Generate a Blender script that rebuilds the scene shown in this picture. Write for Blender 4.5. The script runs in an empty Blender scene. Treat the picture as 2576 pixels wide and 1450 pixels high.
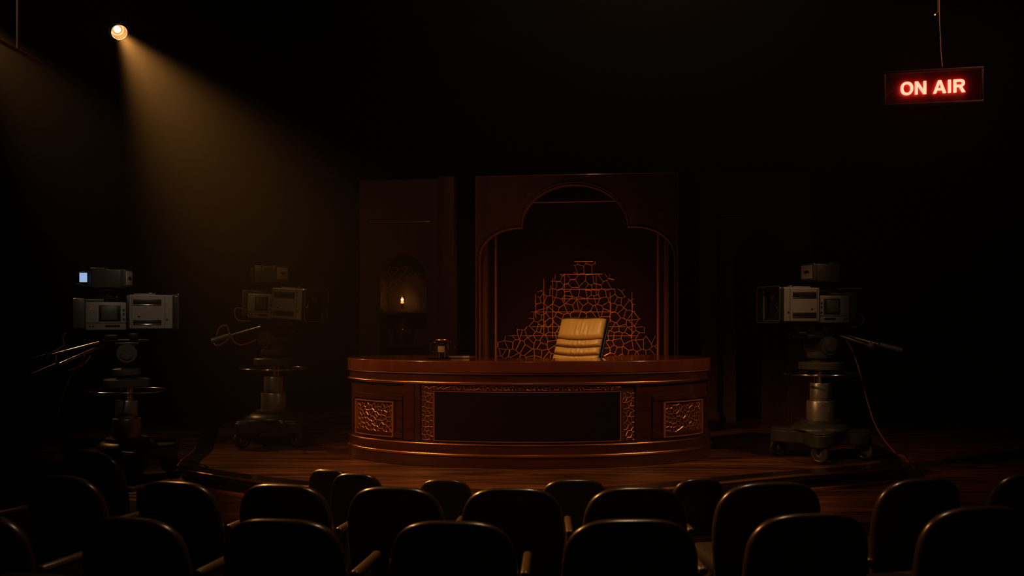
import bpy, bmesh, math, random
from mathutils import Vector, Matrix
C = bpy.context.scene.collection
PI = math.pi
R = math.radians
F = 2200.0           # focal length in photo pixels (2576 wide frame)
HC = 1.513           # eye height over the studio floor
CX, HY = 1288.0, 812.0

def at(px, py, d):
    """world point seen at photo pixel (px, py) at depth d"""
    return Vector(((px - CX) / F * d, d, HC + (HY - py) / F * d))

# ------------------------------------------------------------------ materials
def mat(name, base, rough=0.5, metal=0.0, coat=0.0, coat_rough=0.1, spec=0.5, noise=None, bump=None, emit=None, strength=1.0):
    m = bpy.data.materials.new(name); m.use_nodes = True
    nt = m.node_tree; N = nt.nodes; L = nt.links
    b = N['Principled BSDF']
    b.inputs['Base Color'].default_value = (*base, 1)
    b.inputs['Roughness'].default_value = rough
    b.inputs['Metallic'].default_value = metal
    b.inputs['Coat Weight'].default_value = coat
    b.inputs['Coat Roughness'].default_value = coat_rough
    b.inputs['Specular IOR Level'].default_value = spec
    if emit:
        b.inputs['Emission Color'].default_value = (*emit, 1)
        b.inputs['Emission Strength'].default_value = strength
    if noise or bump:
        tc = N.new('ShaderNodeTexCoord'); mp = N.new('ShaderNodeMapping')
        L.new(tc.outputs['Object'], mp.inputs['Vector'])
        sc = (noise or bump)['scale']
        mp.inputs['Scale'].default_value = sc
        nz = N.new('ShaderNodeTexNoise'); nz.inputs['Scale'].default_value = 1.0
        nz.inputs['Detail'].default_value = (noise or bump).get('detail', 4)
        nz.inputs['Distortion'].default_value = (noise or bump).get('dist', 0.0)
        L.new(mp.outputs['Vector'], nz.inputs['Vector'])
        if noise:
            cr = N.new('ShaderNodeValToRGB')
            cr.color_ramp.elements[0].position = noise.get('lo', .35); cr.color_ramp.elements[1].position = noise.get('hi', .65)
            cr.color_ramp.elements[0].color = (*noise['c0'], 1); cr.color_ramp.elements[1].color = (*noise['c1'], 1)
            L.new(nz.outputs['Fac'], cr.inputs['Fac']); L.new(cr.outputs['Color'], b.inputs['Base Color'])
        if bump:
            bp = N.new('ShaderNodeBump'); bp.inputs['Strength'].default_value = bump.get('strength', .2)
            bp.inputs['Distance'].default_value = bump.get('distance', .01)
            L.new(nz.outputs['Fac'], bp.inputs['Height']); L.new(bp.outputs['Normal'], b.inputs['Normal'])
    return m

M = {}
M['desk'] = mat('desk mahogany', (.07, .016, .005), .3, coat=.6, coat_rough=.14,
                noise=dict(scale=(1.5, 1.5, 14), c0=(.055, .012, .0035), c1=(.09, .021, .006), dist=.6))
M['desktop'] = mat('desk top varnish', (.16, .04, .015), .16, coat=.6, coat_rough=.06,
                   noise=dict(scale=(2, 12, 2), c0=(.14, .032, .012), c1=(.2, .05, .018), dist=.6))
M['brass'] = mat('polished brass trim', (.9, .42, .13), .28, metal=1)
M['copper'] = mat('copper carving', (.8, .3, .1), .32, metal=.6)
M['carved_back'] = mat('carving ground', (.10, .025, .01), .5)
M['panel'] = mat('dark panel', (.010, .002, .0015), .5, spec=.15)
M['floorwood'] = mat('stage floor wood', (.2, .08, .03), .38, noise=dict(scale=(.55, 5.5, 1), c0=(.055, .018, .006), c1=(.26, .09, .028), dist=2.2, detail=5, lo=.38, hi=.68),
                     bump=dict(scale=(.55, 5.5, 1), strength=.5, distance=.03))
M['floordark'] = mat('audience floor', (.012, .008, .006), .7, spec=.2)
M['stageface'] = mat('stage edge lacquer', (.02, .012, .008), .25, coat=.3)
M['wall'] = mat('black studio drape', (.012, .009, .006), .9, spec=.1)
M['setred'] = mat('set oxblood timber', (.12, .035, .018), .55, noise=dict(scale=(6, 6, .8), c0=(.10, .03, .014), c1=(.16, .045, .02)))
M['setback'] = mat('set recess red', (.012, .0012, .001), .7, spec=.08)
M['setbrown'] = mat('set brown timber', (.12, .06, .035), .55, noise=dict(scale=(8, 8, .8), c0=(.09, .042, .026), c1=(.13, .06, .036)))
M['setmould'] = mat('set moulding varnish', (.42, .14, .05), .3, coat=.4)
M['shell'] = mat('camera grey paint', (.21, .19, .17), .42)
M['plate'] = mat('viewfinder front plate', (.55, .44, .34), .4)
M['shelldark'] = mat('camera dark grey', (.07, .062, .052), .4)
M['black'] = mat('black plastic', (.012, .011, .01), .35)
M['rubber'] = mat('tyre rubber', (.02, .017, .015), .6)
M['steel'] = mat('column metal', (.42, .38, .32), .33, metal=.7)
M['basepaint'] = mat('pedestal base paint', (.045, .045, .036), .38)
M['chrome'] = mat('chrome', (.8, .75, .68), .15, metal=1)
M['cable'] = mat('orange brown cable', (.45, .12, .05), .4)
M['blackcable'] = mat('black cable', (.04, .02, .012), .4)
M['glass'] = mat('lens glass', (.01, .01, .014), .05, coat=1, coat_rough=.02)
M['screen'] = mat('viewfinder screen', (.1, .1, .1), .3, emit=(.42, .62, 1.0), strength=.75)
M['leather'] = mat('tan leather', (.60, .33, .09), .40, bump=dict(scale=(90, 90, 90), strength=.05, distance=.002), spec=.5)
M['blackleather'] = mat('black leather', (.012, .012, .012), .28, coat=.3)
M['vinyl'] = mat('dark seat vinyl', (.03, .016, .010), .3, coat=.25, coat_rough=.2)
M['seatcloth'] = mat('seat cushion cloth', (.012, .006, .004), .8, spec=.2)
M['armwood'] = mat('armrest varnish', (.11, .065, .032), .3, coat=.3)
M['mug'] = mat('black glazed mug', (.015, .012, .01), .18, coat=.5)
M['label'] = mat('mug label', (.45, .28, .18), .5)
M['paper'] = mat('notebook paper', (.6, .42, .25), .6)
M['white'] = mat('white ruler plastic', (.85, .82, .78), .3)  # white for the highlight modelled on the desk top
M['signbox'] = mat('sign housing', (.10, .04, .03), .3, coat=.3)
M['signface'] = mat('sign red acrylic', (.17, .007, .012), .5)
M['signlight'] = mat('lit sign letters', (.5, .2, .1), .5, emit=(6.0, .70, .44), strength=1.0)
M['lampbody'] = mat('spotlight housing', (.02, .015, .01), .5)
M['reflector'] = mat('lamp reflector', (.25, .10, .03), .6, emit=(1.0, .40, .11), strength=.62)
M['bulb'] = mat('lamp bulb', (1, 1, 1), .3, emit=(2.2, 1.5, .95), strength=1.0)
M['lampring'] = mat('lit lens ring', (1, .8, .5), .3, emit=(1.6, 1.0, .42), strength=1.0)
M['tinylamp'] = mat('small lamp glow', (1, .6, .2), .3, emit=(1.0, .45, .07), strength=1.2)
M['numeral'] = mat('orange numeral', (.8, .22, .06), .5)
M['clay'] = mat('vase glaze', (.10, .055, .03), .18, coat=.5)

# ------------------------------------------------------------------ mesh helpers
def xf(bm, verts, mtx):
    if mtx is not None: bmesh.ops.transform(bm, matrix=mtx, verts=verts)

def box(bm, x0, x1, y0, y1, z0, z1, bev=0.0, mtx=None, seg=2):
    vs = [bm.verts.new((x, y, z)) for z in (z0, z1) for y in (y0, y1) for x in (x0, x1)]
    fs = [(0, 2, 3, 1), (4, 5, 7, 6), (0, 1, 5, 4), (2, 6, 7, 3), (0, 4, 6, 2), (1, 3, 7, 5)]
    faces = [bm.faces.new([vs[i] for i in f]) for f in fs]
    xf(bm, vs, mtx)
    if bev > 0:
        es = list({e for f in faces for e in f.edges})
        bmesh.ops.bevel(bm, geom=es, offset=bev, segments=seg, profile=.5, affect='EDGES')

def frame_of(d):
    d = d.normalized()
    a = Vector((0, 0, 1)) if abs(d.z) < .9 else Vector((1, 0, 0))
    u = d.cross(a).normalized(); return u, d.cross(u).normalized()

def cyl(bm, p0, p1, r0, r1=None, seg=28, cap=True):
    p0 = Vector(p0); p1 = Vector(p1); r1 = r0 if r1 is None else r1
    u, v = frame_of(p1 - p0)
    A = []; B = []
    for i in range(seg):
        t = 2 * PI * i / seg; o = u * math.cos(t) + v * math.sin(t)
        A.append(bm.verts.new(p0 + o * r0)); B.append(bm.verts.new(p1 + o * r1))
    for i in range(seg):
        j = (i + 1) % seg
        bm.faces.new((A[i], A[j], B[j], B[i]))
    if cap:
        bm.faces.new(A[::-1]); bm.faces.new(B)

def lathe(bm, prof, seg=40, mtx=None, closed=False):
    """profile of (r, z) turned around the z axis"""
    rings = []; allv = []
    for r, z in prof:
        if r < 1e-6:
            v = bm.verts.new((0, 0, z)); rings.append([v]); allv.append(v)
        else:
            ring = [bm.verts.new((r * math.cos(2 * PI * i / seg), r * math.sin(2 * PI * i / seg), z)) for i in range(seg)]
            rings.append(ring); allv += ring
    pairs = list(zip(rings, rings[1:]))
    if closed: pairs.append((rings[-1], rings[0]))
    for a, b in pairs:
        for i in range(seg):
            j = (i + 1) % seg
            if len(a) == 1 and len(b) == 1: continue
            if len(a) == 1: bm.faces.new((a[0], b[j], b[i]))
            elif len(b) == 1: bm.faces.new((a[i], a[j], b[0]))
            else: bm.faces.new((a[i], a[j], b[j], b[i]))
    xf(bm, allv, mtx)

def torus(bm, Rm, r, z=0, seg=56, ms=10, mtx=None):
    lathe(bm, [(Rm + r * math.cos(2 * PI * k / ms), z + r * math.sin(2 * PI * k / ms)) for k in range(ms)], seg, mtx, closed=True)

def tube(bm, pts, r, seg=7, closed=False):
    pts = [Vector(p) for p in pts]; n = len(pts)
    rings = []
    u = None
    for i, p in enumerate(pts):
        a = pts[i - 1] if (i > 0 or closed) else pts[0]
        b = pts[(i + 1) % n] if (i < n - 1 or closed) else pts[-1]
        d = (b - a).normalized()
        if u is None: u, v = frame_of(d)
        else:
            u = (u - d * u.dot(d)).normalized(); v = d.cross(u)
        rr = r[i] if isinstance(r, (list, tuple)) else r
        rings.append([bm.verts.new(p + (u * math.cos(2 * PI * k / seg) + v * math.sin(2 * PI * k / seg)) * rr) for k in range(seg)])
    for i in range(n if closed else n - 1):
        a = rings[i]; b = rings[(i + 1) % n]
        for k in range(seg):
            bm.faces.new((a[k], a[(k + 1) % seg], b[(k + 1) % seg], b[k]))
    if not closed:
        bm.faces.new(rings[0][::-1]); bm.faces.new(rings[-1])

def smooth_path(pts, n=8):
    """Catmull-Rom through pts"""
    P = [Vector(p) for p in pts]; out = []
    P = [P[0] * 2 - P[1]] + P + [P[-1] * 2 - P[-2]]
    for i in range(1, len(P) - 2):
        for k in range(n):
            t = k / n
            out.append(.5 * ((2 * P[i]) + (P[i + 1] - P[i - 1]) * t + (2 * P[i - 1] - 5 * P[i] + 4 * P[i + 1] - P[i + 2]) * t * t
                             + (3 * P[i] - P[i - 1] - 3 * P[i + 1] + P[i + 2]) * t ** 3))
    out.append(P[-2]); return out

def prism(bm, outline, a0, a1, plane='xy', mtx=None):
    def pt(p, a): return (p[0], p[1], a) if plane == 'xy' else (p[0], a, p[1])
    A = [bm.verts.new(pt(p, a0)) for p in outline]; B = [bm.verts.new(pt(p, a1)) for p in outline]
    n = len(outline)
    bm.faces.new(A); bm.faces.new(B[::-1])
    for i in range(n):
        j = (i + 1) % n
        bm.faces.new((A[j], A[i], B[i], B[j]))
    xf(bm, A + B, mtx)

def rrect(w, h, r, n=5, cx=0, cy=0):
    o = []
    for (sx, sy, a0) in ((1, 1, 0), (-1, 1, 90), (-1, -1, 180), (1, -1, 270)):
        for k in range(n + 1):
            a = R(a0 + 90 * k / n)
            o.append((cx + sx * (w / 2 - r) + r * math.cos(a), cy + sy * (h / 2 - r) + r * math.sin(a)))
    return o

def loft(bm, loops, cap0=True, cap1=True):
    rs = [[bm.verts.new(p) for p in lp] for lp in loops]
    n = len(rs[0])
    for a, b in zip(rs, rs[1:]):
        for i in range(n):
            j = (i + 1) % n
            bm.faces.new((a[i], a[j], b[j], b[i]))
    if cap0: bm.faces.new(rs[0][::-1])
    if cap1: bm.faces.new(rs[-1])

def obj(name, bm, m, parent=None, angle=38, bevel=0, mtx=None):
    if mtx is not None: bm.transform(mtx)
    bmesh.ops.recalc_face_normals(bm, faces=bm.faces[:])
    me = bpy.data.meshes.new(name); bm.to_mesh(me); bm.free()
    for p in me.polygons: p.use_smooth = True
    me.set_sharp_from_angle(angle=R(angle))
    me.materials.append(m)
    o = bpy.data.objects.new(name, me); C.objects.link(o)
    if parent: o.parent = parent
    if bevel:
        b = o.modifiers.new('bevel', 'BEVEL'); b.width = bevel; b.segments = 2; b.limit_method = 'ANGLE'; b.angle_limit = R(40)
    return o

def NB(): return bmesh.new()

def tag(o, label=None, cat=None, group=None, kind=None):
    if label: o['label'] = label
    if cat: o['category'] = cat
    if group: o['group'] = group
    if kind: o['kind'] = kind
    return o

def thing(name, label, cat, loc=(0, 0, 0), rz=0.0, group=None, kind=None):
    o = bpy.data.objects.new(name, None); C.objects.link(o)
    o.empty_display_size = .2
    o.location = loc; o.rotation_euler = (0, 0, rz)
    return tag(o, label, cat, group, kind)

def voronoi_edges(x0, x1, y0, y1, cell, seed, jit=.42, inside=None):
    rnd = random.Random(seed)
    nx = int(math.ceil((x1 - x0) / cell)) + 2; ny = int(math.ceil((y1 - y0) / cell)) + 2
    S = {}
    for i in range(-1, nx):
        for j in range(-1, ny):
            S[i, j] = (x0 + (i + .5 + rnd.uniform(-jit, jit)) * cell, y0 + (j + .5 + rnd.uniform(-jit, jit)) * cell)
    E = {}
    for (i, j), (sx, sy) in S.items():
        big = 2.2 * cell
        poly = [(sx - big, sy - big), (sx + big, sy - big), (sx + big, sy + big), (sx - big, sy + big)]
        for di in range(-3, 4):
            for dj in range(-3, 4):
                if (di or dj) and (i + di, j + dj) in S:
                    qx, qy = S[i + di, j + dj]
                    mx, my = (sx + qx) / 2, (sy + qy) / 2; nxx, nyy = qx - sx, qy - sy
                    new = []
                    for k in range(len(poly)):
                        a = poly[k]; b = poly[(k + 1) % len(poly)]
                        da = (a[0] - mx) * nxx + (a[1] - my) * nyy; db = (b[0] - mx) * nxx + (b[1] - my) * nyy
                        if da <= 0: new.append(a)
                        if da * db < 0:
                            t = da / (da - db); new.append((a[0] + t * (b[0] - a[0]), a[1] + t * (b[1] - a[1])))
                    poly = new
                    if not poly: break
            if not poly: break
        for k in range(len(poly)):
            a = poly[k]; b = poly[(k + 1) % len(poly)]
            ka = (round(a[0], 4), round(a[1], 4)); kb = (round(b[0], 4), round(b[1], 4))
            if ka == kb: continue
            E[tuple(sorted((ka, kb)))] = (a, b)
    out = []
    for a, b in E.values():
        ok = lambda p: x0 <= p[0] <= x1 and y0 <= p[1] <= y1 and (inside is None or inside(*p))
        ia, ib = ok(a), ok(b)
        if not (ia or ib): continue
        if not (ia and ib):          # trim at the border
            if ib: a, b = b, a
            lo, hi = 0.0, 1.0
            for _ in range(14):
                m_ = (lo + hi) / 2
                if ok((a[0] + (b[0] - a[0]) * m_, a[1] + (b[1] - a[1]) * m_)): lo = m_
                else: hi = m_
            if lo < .05: continue
            b = (a[0] + (b[0] - a[0]) * lo, a[1] + (b[1] - a[1]) * lo)
        out.append((a, b))
    return out

# ------------------------------------------------------------------ the setting
def struct(name, bm, m, **k):
    o = obj(name, bm, m, **k); o['kind'] = 'structure'; return o

STEP_Y = 6.62          # the studio floor steps down to the audience here
AUD_Z = -0.23
PLAT = 0.16
bm = NB(); box(bm, -8.2, 7.5, STEP_Y, 14.2, -.3, 0); struct('floor', bm, M['floorwood'])
bm = NB(); box(bm, -8.2, 7.5, -1.5, STEP_Y, -.35, AUD_Z); struct('audience_floor', bm, M['floordark'])
bm = NB(); box(bm, -8.2, 7.5, 14.0, 14.2, 0, 6.2); struct('wall_back', bm, M['wall'])
bm = NB(); box(bm, -8.4, -8.2, -1.5, 14.2, -.35, 6.2); struct('wall_left', bm, M['wall'])
bm = NB(); box(bm, 7.5, 7.7, -1.5, 14.2, -.35, 6.2); struct('wall_right', bm, M['wall'])
bm = NB(); box(bm, -8.4, 7.7, -1.5, 14.2, 6.2, 6.4); struct('ceiling', bm, M['wall'])

# the stage platform: curved front, dark lacquered border, wood inside
half = [(-4.1, 13.6), (-4.0, 11.6), (-3.62, 10.2), (-3.34, 9.2), (-3.22, 8.55), (-3.02, 8.08), (-2.30, 7.57), (-1.49, 7.17), (-.6, 6.98), (.3, 6.95), (1.2, 7.18),
        (2.1, 7.62), (3.1, 8.02), (3.62, 8.3), (3.86, 8.75), (4.0, 9.6), (4.2, 11.6), (4.3, 13.6)]
edge = [(p.x, p.y) for p in smooth_path([(x, y, 0) for x, y in half], 7)]
def offset_in(path, d):
    out = []
    for i, p in enumerate(path):
        a = path[max(0, i - 1)]; b = path[min(len(path) - 1, i + 1)]
        t = Vector((b[0] - a[0], b[1] - a[1])).normalized()
        out.append((p[0] - t.y * d, p[1] + t.x * d))
    return out
plat = thing('stage_platform', 'low curved wooden stage platform with dark lacquered edge', 'stage', (0, 9, 0), kind='structure')
off = Matrix.Translation((0, -9, 0))
inner = offset_in(edge, .17)
def sweep_open(bm, path_at, prof):
    """prof: list of (offset inwards, z); path_at(off) gives the path"""
    loops = []
    paths = {o: path_at(o) for o in {p[0] for p in prof}}
    n = len(edge)
    for i in range(n):
        loops.append([(paths[o][i][0], paths[o][i][1], z) for o, z in prof])
    rs = [[bm.verts.new(p) for p in lp] for lp in loops]
    m_ = len(prof)
    for a, b in zip(rs, rs[1:]):
        for i in range(m_):
            j = (i + 1) % m_
            bm.faces.new((a[i], a[j], b[j], b[i]))
    bm.faces.new(rs[0][::-1]); bm.faces.new(rs[-1])
bm = NB(); prism(bm, inner, .0, PLAT - .004); obj('deck', bm, M['floorwood'], plat, mtx=off)
bm = NB(); sweep_open(bm, lambda o: offset_in(edge, o), [(0, .10), (-.015, .112), (-.015, .148), (-.004, .16), (.17, .16), (.17, .02), (.02, .02), (.02, .10)])
obj('border', bm, M['stageface'], plat, mtx=off)
bm = NB(); sweep_open(bm, lambda o: offset_in(edge, o), [(-.012, 0), (-.012, .018), (-.002, .026), (.02, .026), (.02, 0)])
obj('base_trim', bm, M['setmould'], plat, mtx=off)
bm = NB(); tube(bm, [(x, y, .150) for x, y in offset_in(edge, -.014)], .0125, 8); obj('edge_trim', bm, M['brass'], plat, mtx=off)

# ------------------------------------------------------------------ the desk
DX, DY = .18, 9.13
def desk_pt(t, off, bb=.86):
    """outer ellipse of the desk top at angle t (deg), moved outwards by off"""
    if -.115 <= off <= -.068: off += .06      # body layer sits 4 cm inside the top
    a = 1.89 + off; b = (1.05 if math.sin(R(t)) < 0 else bb) + off
    return (a * math.cos(R(t)), b * math.sin(R(t)))
def inner_pt(t):
    a = 1.22; b = .34 if math.sin(R(t)) < 0 else .22
    return (a * math.cos(R(t)), b * math.sin(R(t)))
T0, T1 = 118, 408
def desk_sweep(bm, prof, t0=T0, t1=T1, n=150):
    rs = []
    for i in range(n + 1):
        t = t0 + (t1 - t0) * i / n
        rs.append([bm.verts.new((*desk_pt(t, o), z)) for o, z in prof])
    k = len(prof)
    for a, b in zip(rs, rs[1:]):
        for i in range(k):
            j = (i + 1) % k
            bm.faces.new((a[i], a[j], b[j], b[i]))
    bm.faces.new(rs[0][::-1]); bm.faces.new(rs[-1])
desk = thing('news_desk', 'large curved mahogany presenter desk with brass mouldings and carved panels', 'desk', (DX, DY, PLAT))
bm = NB()    # top slab: ring between the outer and inner curves
rs = []
for i in range(161):
    t = T0 + (T1 - T0) * i / 160
    ring = []
    for o, z in ((-.008, .882), (0, .888), (0, .895), (0, .982), (-.0015, .989), (-.006, .9935), (-.012, .995), (-.03, .995)):
        ring.append(bm.verts.new((*desk_pt(t, o), z)))
    ix, iy = inner_pt(t)
    ring.append(bm.verts.new((ix, iy, .995))); ring.append(bm.verts.new((ix, iy, .882)))
    rs.append(ring)
for a, b in zip(rs, rs[1:]):
    for i in range(10):
        j = (i + 1) % 10
        bm.faces.new((a[i], a[j], b[j], b[i]))
bm.faces.new(rs[0][::-1]); bm.faces.new(rs[-1])
obj('desktop', bm, M['desktop'], desk, angle=50)
bm = NB(); desk_sweep(bm, [(-.024, .785), (-.024, .872), (-.014, .878), (-.014, .884), (-.2, .884), (-.2, .785)]); obj('apron', bm, M['desk'], desk, angle=50)
def bead(z, o, r):
    b = NB(); n = 6
    desk_sweep(b, [(o + r * math.cos(R(-80 + 160 * k / n)), z + r * math.sin(R(-80 + 160 * k / n))) for k in range(n + 1)] + [(o - .05, z + r * .9), (o - .05, z - r * .9)])
    return b
obj('upper_moulding', bead(.786, -.016, .014), M['brass'], desk, angle=60)
obj('apron_bead', bead(.876, -.016, .008), M['setmould'], desk, angle=60)
bm = NB(); desk_sweep(bm, [(-.10, .2), (-.10, .785), (-.2, .785), (-.2, .2)]); obj('body', bm, M['desk'], desk)
bm = NB(); desk_sweep(bm, [(-.016, .12), (-.016, .20), (-.022, .214), (-.035, .22), (-.2, .22), (-.2, .12)]); obj('base_step', bm, M['desk'], desk, angle=30)
obj('lower_moulding', bead(.115, -.008, .014), M['brass'], desk, angle=60)
obj('ledge_bead', bead(.212, -.016, .008), M['brass'], desk, angle=60)
bm = NB(); desk_sweep(bm, [(-.01, 0), (-.01, .10), (-.018, .11), (-.2, .11), (-.2, 0)]); obj('plinth', bm, M['desk'], desk, angle=30)

def px_to_t(px, off=-.1):
    """angle of the desk front seen at pixel column px"""
    best = None
    for i in range(0, 1801):
        t = 180 + i * .1
        x, y = desk_pt(t, off)
        q = CX + F * (x + DX) / (y + DY)
        e = abs(q - px)
        if best is None or e < best[0]: best = (e, t)
    return best[1]
def z_at(px, py, off=-.1):
    x, y = desk_pt(px_to_t(px, off), off)
    return HC + (HY - py) / F * (y + DY) - PLAT
def front_slab(bm, px0, px1, z0, z1, o0, o1, n=24):
    desk_sweep(bm, [(o0, z0), (o1, z0 + .004), (o1, z1 - .004), (o0, z1)], px_to_t(px0), px_to_t(px1), n)
def front_frame(name, px0, px1, z0, z1, w, m, o=-.078):
    b = NB(); wpx = w
    t0, t1 = px_to_t(px0), px_to_t(px1)
    dt = w / 1.5 * 57.3 * .85
    prof = lambda za, zb: [(-.105, za), (o, za + .005), (o, zb - .005), (-.105, zb)]
    desk_sweep(b, prof(z0, z0 + w), t0, t1, 24); desk_sweep(b, prof(z1 - w, z1), t0, t1, 24)
    desk_sweep(b, prof(z0 + w, z1 - w), t0, t0 + dt, 4); desk_sweep(b, prof(z0 + w, z1 - w), t1 - dt, t1, 4)
    return obj(name, b, m, desk)
def front_lattice(name, px0, px1, z0, z1, cell, seed, r, parent, o=-.088, jit=.42):
    t0, t1 = px_to_t(px0), px_to_t(px1)
    tm = R((t0 + t1) / 2)
    L = R(t1 - t0) * math.hypot(1.79 * math.sin(tm), .95 * math.cos(tm))
    b = NB()
    def P(u, z): return Vector((*desk_pt(t0 + (t1 - t0) * u / L, o), z))
    for a, c in voronoi_edges(0, L, z0, z1, cell, seed, jit):
        tube(b, [P(*a), P(*c)], r, 5)
    return obj(name, b, M['copper'], parent)
ZB, ZT = .232, .762
# centre panel
bm = NB(); front_slab(bm, 1096, 1558, ZB + .012, .695, -.11, -.088, 60); cp = obj('centre_panel', bm, M['panel'], desk)
b = NB(); t0, t1 = px_to_t(1094), px_to_t(1560)
for z in (.700, .238): desk_sweep(b, [(-.105, z), (-.082, z + .002), (-.082, z + .006), (-.105, z + .008)], t0, t1, 60)
for px in (1094, 1559):
    t = px_to_t(px); desk_sweep(b, [(-.105, .238), (-.082, .238), (-.082, .706), (-.105, .706)], t - .15, t + .15, 2)
obj('panel_edging', b, M['setmould'], cp)
# carved bands
def carved(px0, px1, z0, z1, cell, seed, r=.0034, jit=.4):
    b = NB(); front_slab(b, px0, px1, z0, z1, -.11, -.094, 40); g = obj('carved_band', b, M['carved_back'], desk)
    front_lattice('carving', px0 + 1, px1 - 1, z0 + .004, z1 - .004, cell, seed, r, g, -.09, jit)
    return g
carved(1062, 1562, .716, .766, .034, 5)
carved(1062, 1092, .236, .712, .045, 8)
carved(1563, 1595, .236, .712, .045, 9)
# end cabinets with lattice grilles
for (p0, p1, q0, q1, sd, cl) in ((892, 1016, 904, 990, 21, .046), (1640, 1775, 1670, 1757, 22, .042)):
    fr = front_frame('side_panel_frame', p0, p1, .245, .66, .055, M['desk'])
    b = NB(); t0, t1 = px_to_t(q0 - 7), px_to_t(q1 + 7)
    za, zb = .262, .580
    gr = NB(); front_slab(gr, q0, q1, za, zb, -.11, -.098, 24); g = obj('grille', gr, M['carved_back'], desk)
    front_lattice('grille_lattice', q0, q1, za, zb, cl, sd, .0042, g, -.09, .46)
    gb = NB()
    for z in (za - .014, zb): desk_sweep(gb, [(-.105, z), (-.07, z + .003), (-.07, z + .011), (-.105, z + .014)], px_to_t(q0 - 4), px_to_t(q1 + 4), 24)
    for px in (q0 - 3, q1 + 3):
        t = px_to_t(px); desk_sweep(gb, [(-.105, za - .01), (-.072, za - .01), (-.072, zb + .01), (-.105, zb + .01)], t - .35, t + .35, 2)
    obj('grille_frame', gb, M['setmould'], g)
# pilaster strips beside the left carving and at the right
for p0, p1 in ((1020, 1046), (1048, 1060), (1597, 1606)):
    b = NB(); front_slab(b, p0, p1, ZB, .775, -.105, -.075, 6); obj('pilaster_strip', b, M['desk'], desk)

# ------------------------------------------------------------------ things on the desk
mp = at(1111, 902, 8.63)
top_z = PLAT + .995
mug = thing('mug', 'black two-handled mug with pale square label on the desk', 'mug', (mp.x, 8.66, top_z + .012))
bm = NB(); lathe(bm, [(0, 0), (.06, 0), (.064, .006), (.064, .045), (.067, .05), (.067, .172), (.063, .175), (.060, .172), (.060, .06), (0, .055)], 36); obj('body', bm, M['mug'], mug)
bm = NB(); torus(bm, .0635, .004, .174, 40, 8); obj('rim', bm, M['brass'], mug)
for s in (-1, 1):
    bm = NB(); tube(bm, smooth_path([(s * .06, 0, .145), (s * .09, 0, .15), (s * .118, 0, .125), (s * .118, 0, .085), (s * .095, 0, .055), (s * .06, 0, .048)], 6), .0065, 8)
    obj('handle', bm, M['mug'], mug)
b = NB()
for z0, z1, m0 in ((.055, .115, 0),):
    n = 8; A = []; B = []
    for k in range(n + 1):
        a = R(-120 + 58 * k / n)
        A.append((.0675 * math.cos(a), .0675 * math.sin(a), z0)); B.append((.0675 * math.cos(a), .0675 * math.sin(a), z1))
    va = [b.verts.new(p) for p in A]; vb = [b.verts.new(p) for p in B]
    for k in range(n): b.faces.new((va[k], va[k + 1], vb[k + 1], vb[k]))
obj('label_square', b, M['label'], mug)
bm = NB(); lathe(bm, [(0, 0), (.10, 0), (.125, .008), (.13, .012), (.12, .012), (.09, .0105), (0, .0105)], 40)
o = obj('saucer', bm, M['mug']); o.location = (mp.x - .04, 8.67, top_z + .0005); tag(o, 'flat black saucer under the two-handled mug', 'saucer')
nb = thing('notebook', 'dark closed notebook lying right of the mug', 'notebook', (at(1155, 898, 8.75).x + .0, 8.78, top_z + .0005), R(6))
bm = NB(); box(bm, -.10, .10, -.07, .07, 0, .006, .002); obj('cover', bm, M['black'], nb)
bm = NB(); box(bm, -.096, .096, -.066, .066, .006, .028, 0); obj('page_block', bm, M['paper'], nb)
bm = NB(); box(bm, -.10, .10, -.07, .07, .028, .034, .002); obj('cover', bm, M['black'], nb)
pa, pb = at(1517, 903, 8.68), at(1522, 909, 8.24)
ang = math.atan2(pb.y - pa.y, pb.x - pa.x)
glint_strip = thing('glint_strip', 'narrow white strip modelling a highlight on the desk in front of the leather chair', 'glint_strip', ((pa.x + pb.x) / 2, (pa.y + pb.y) / 2, top_z + .0005), ang)  # a highlight on the desk top, shaped as a thin white strip
bm = NB(); box(bm, -.20, .20, -.011, .011, 0, .004, .001); obj('glint_body', bm, M['white'], glint_strip)
bm = NB(); box(bm, -.19, .19, -.003, .003, .004, .007, .001); obj('glint_ridge', bm, M['white'], glint_strip)

# ------------------------------------------------------------------ the presenter's chair
ch = thing('presenter_chair', 'tan leather executive chair with black sides behind the desk', 'chair', (.555, 9.62, PLAT), R(-33))
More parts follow.
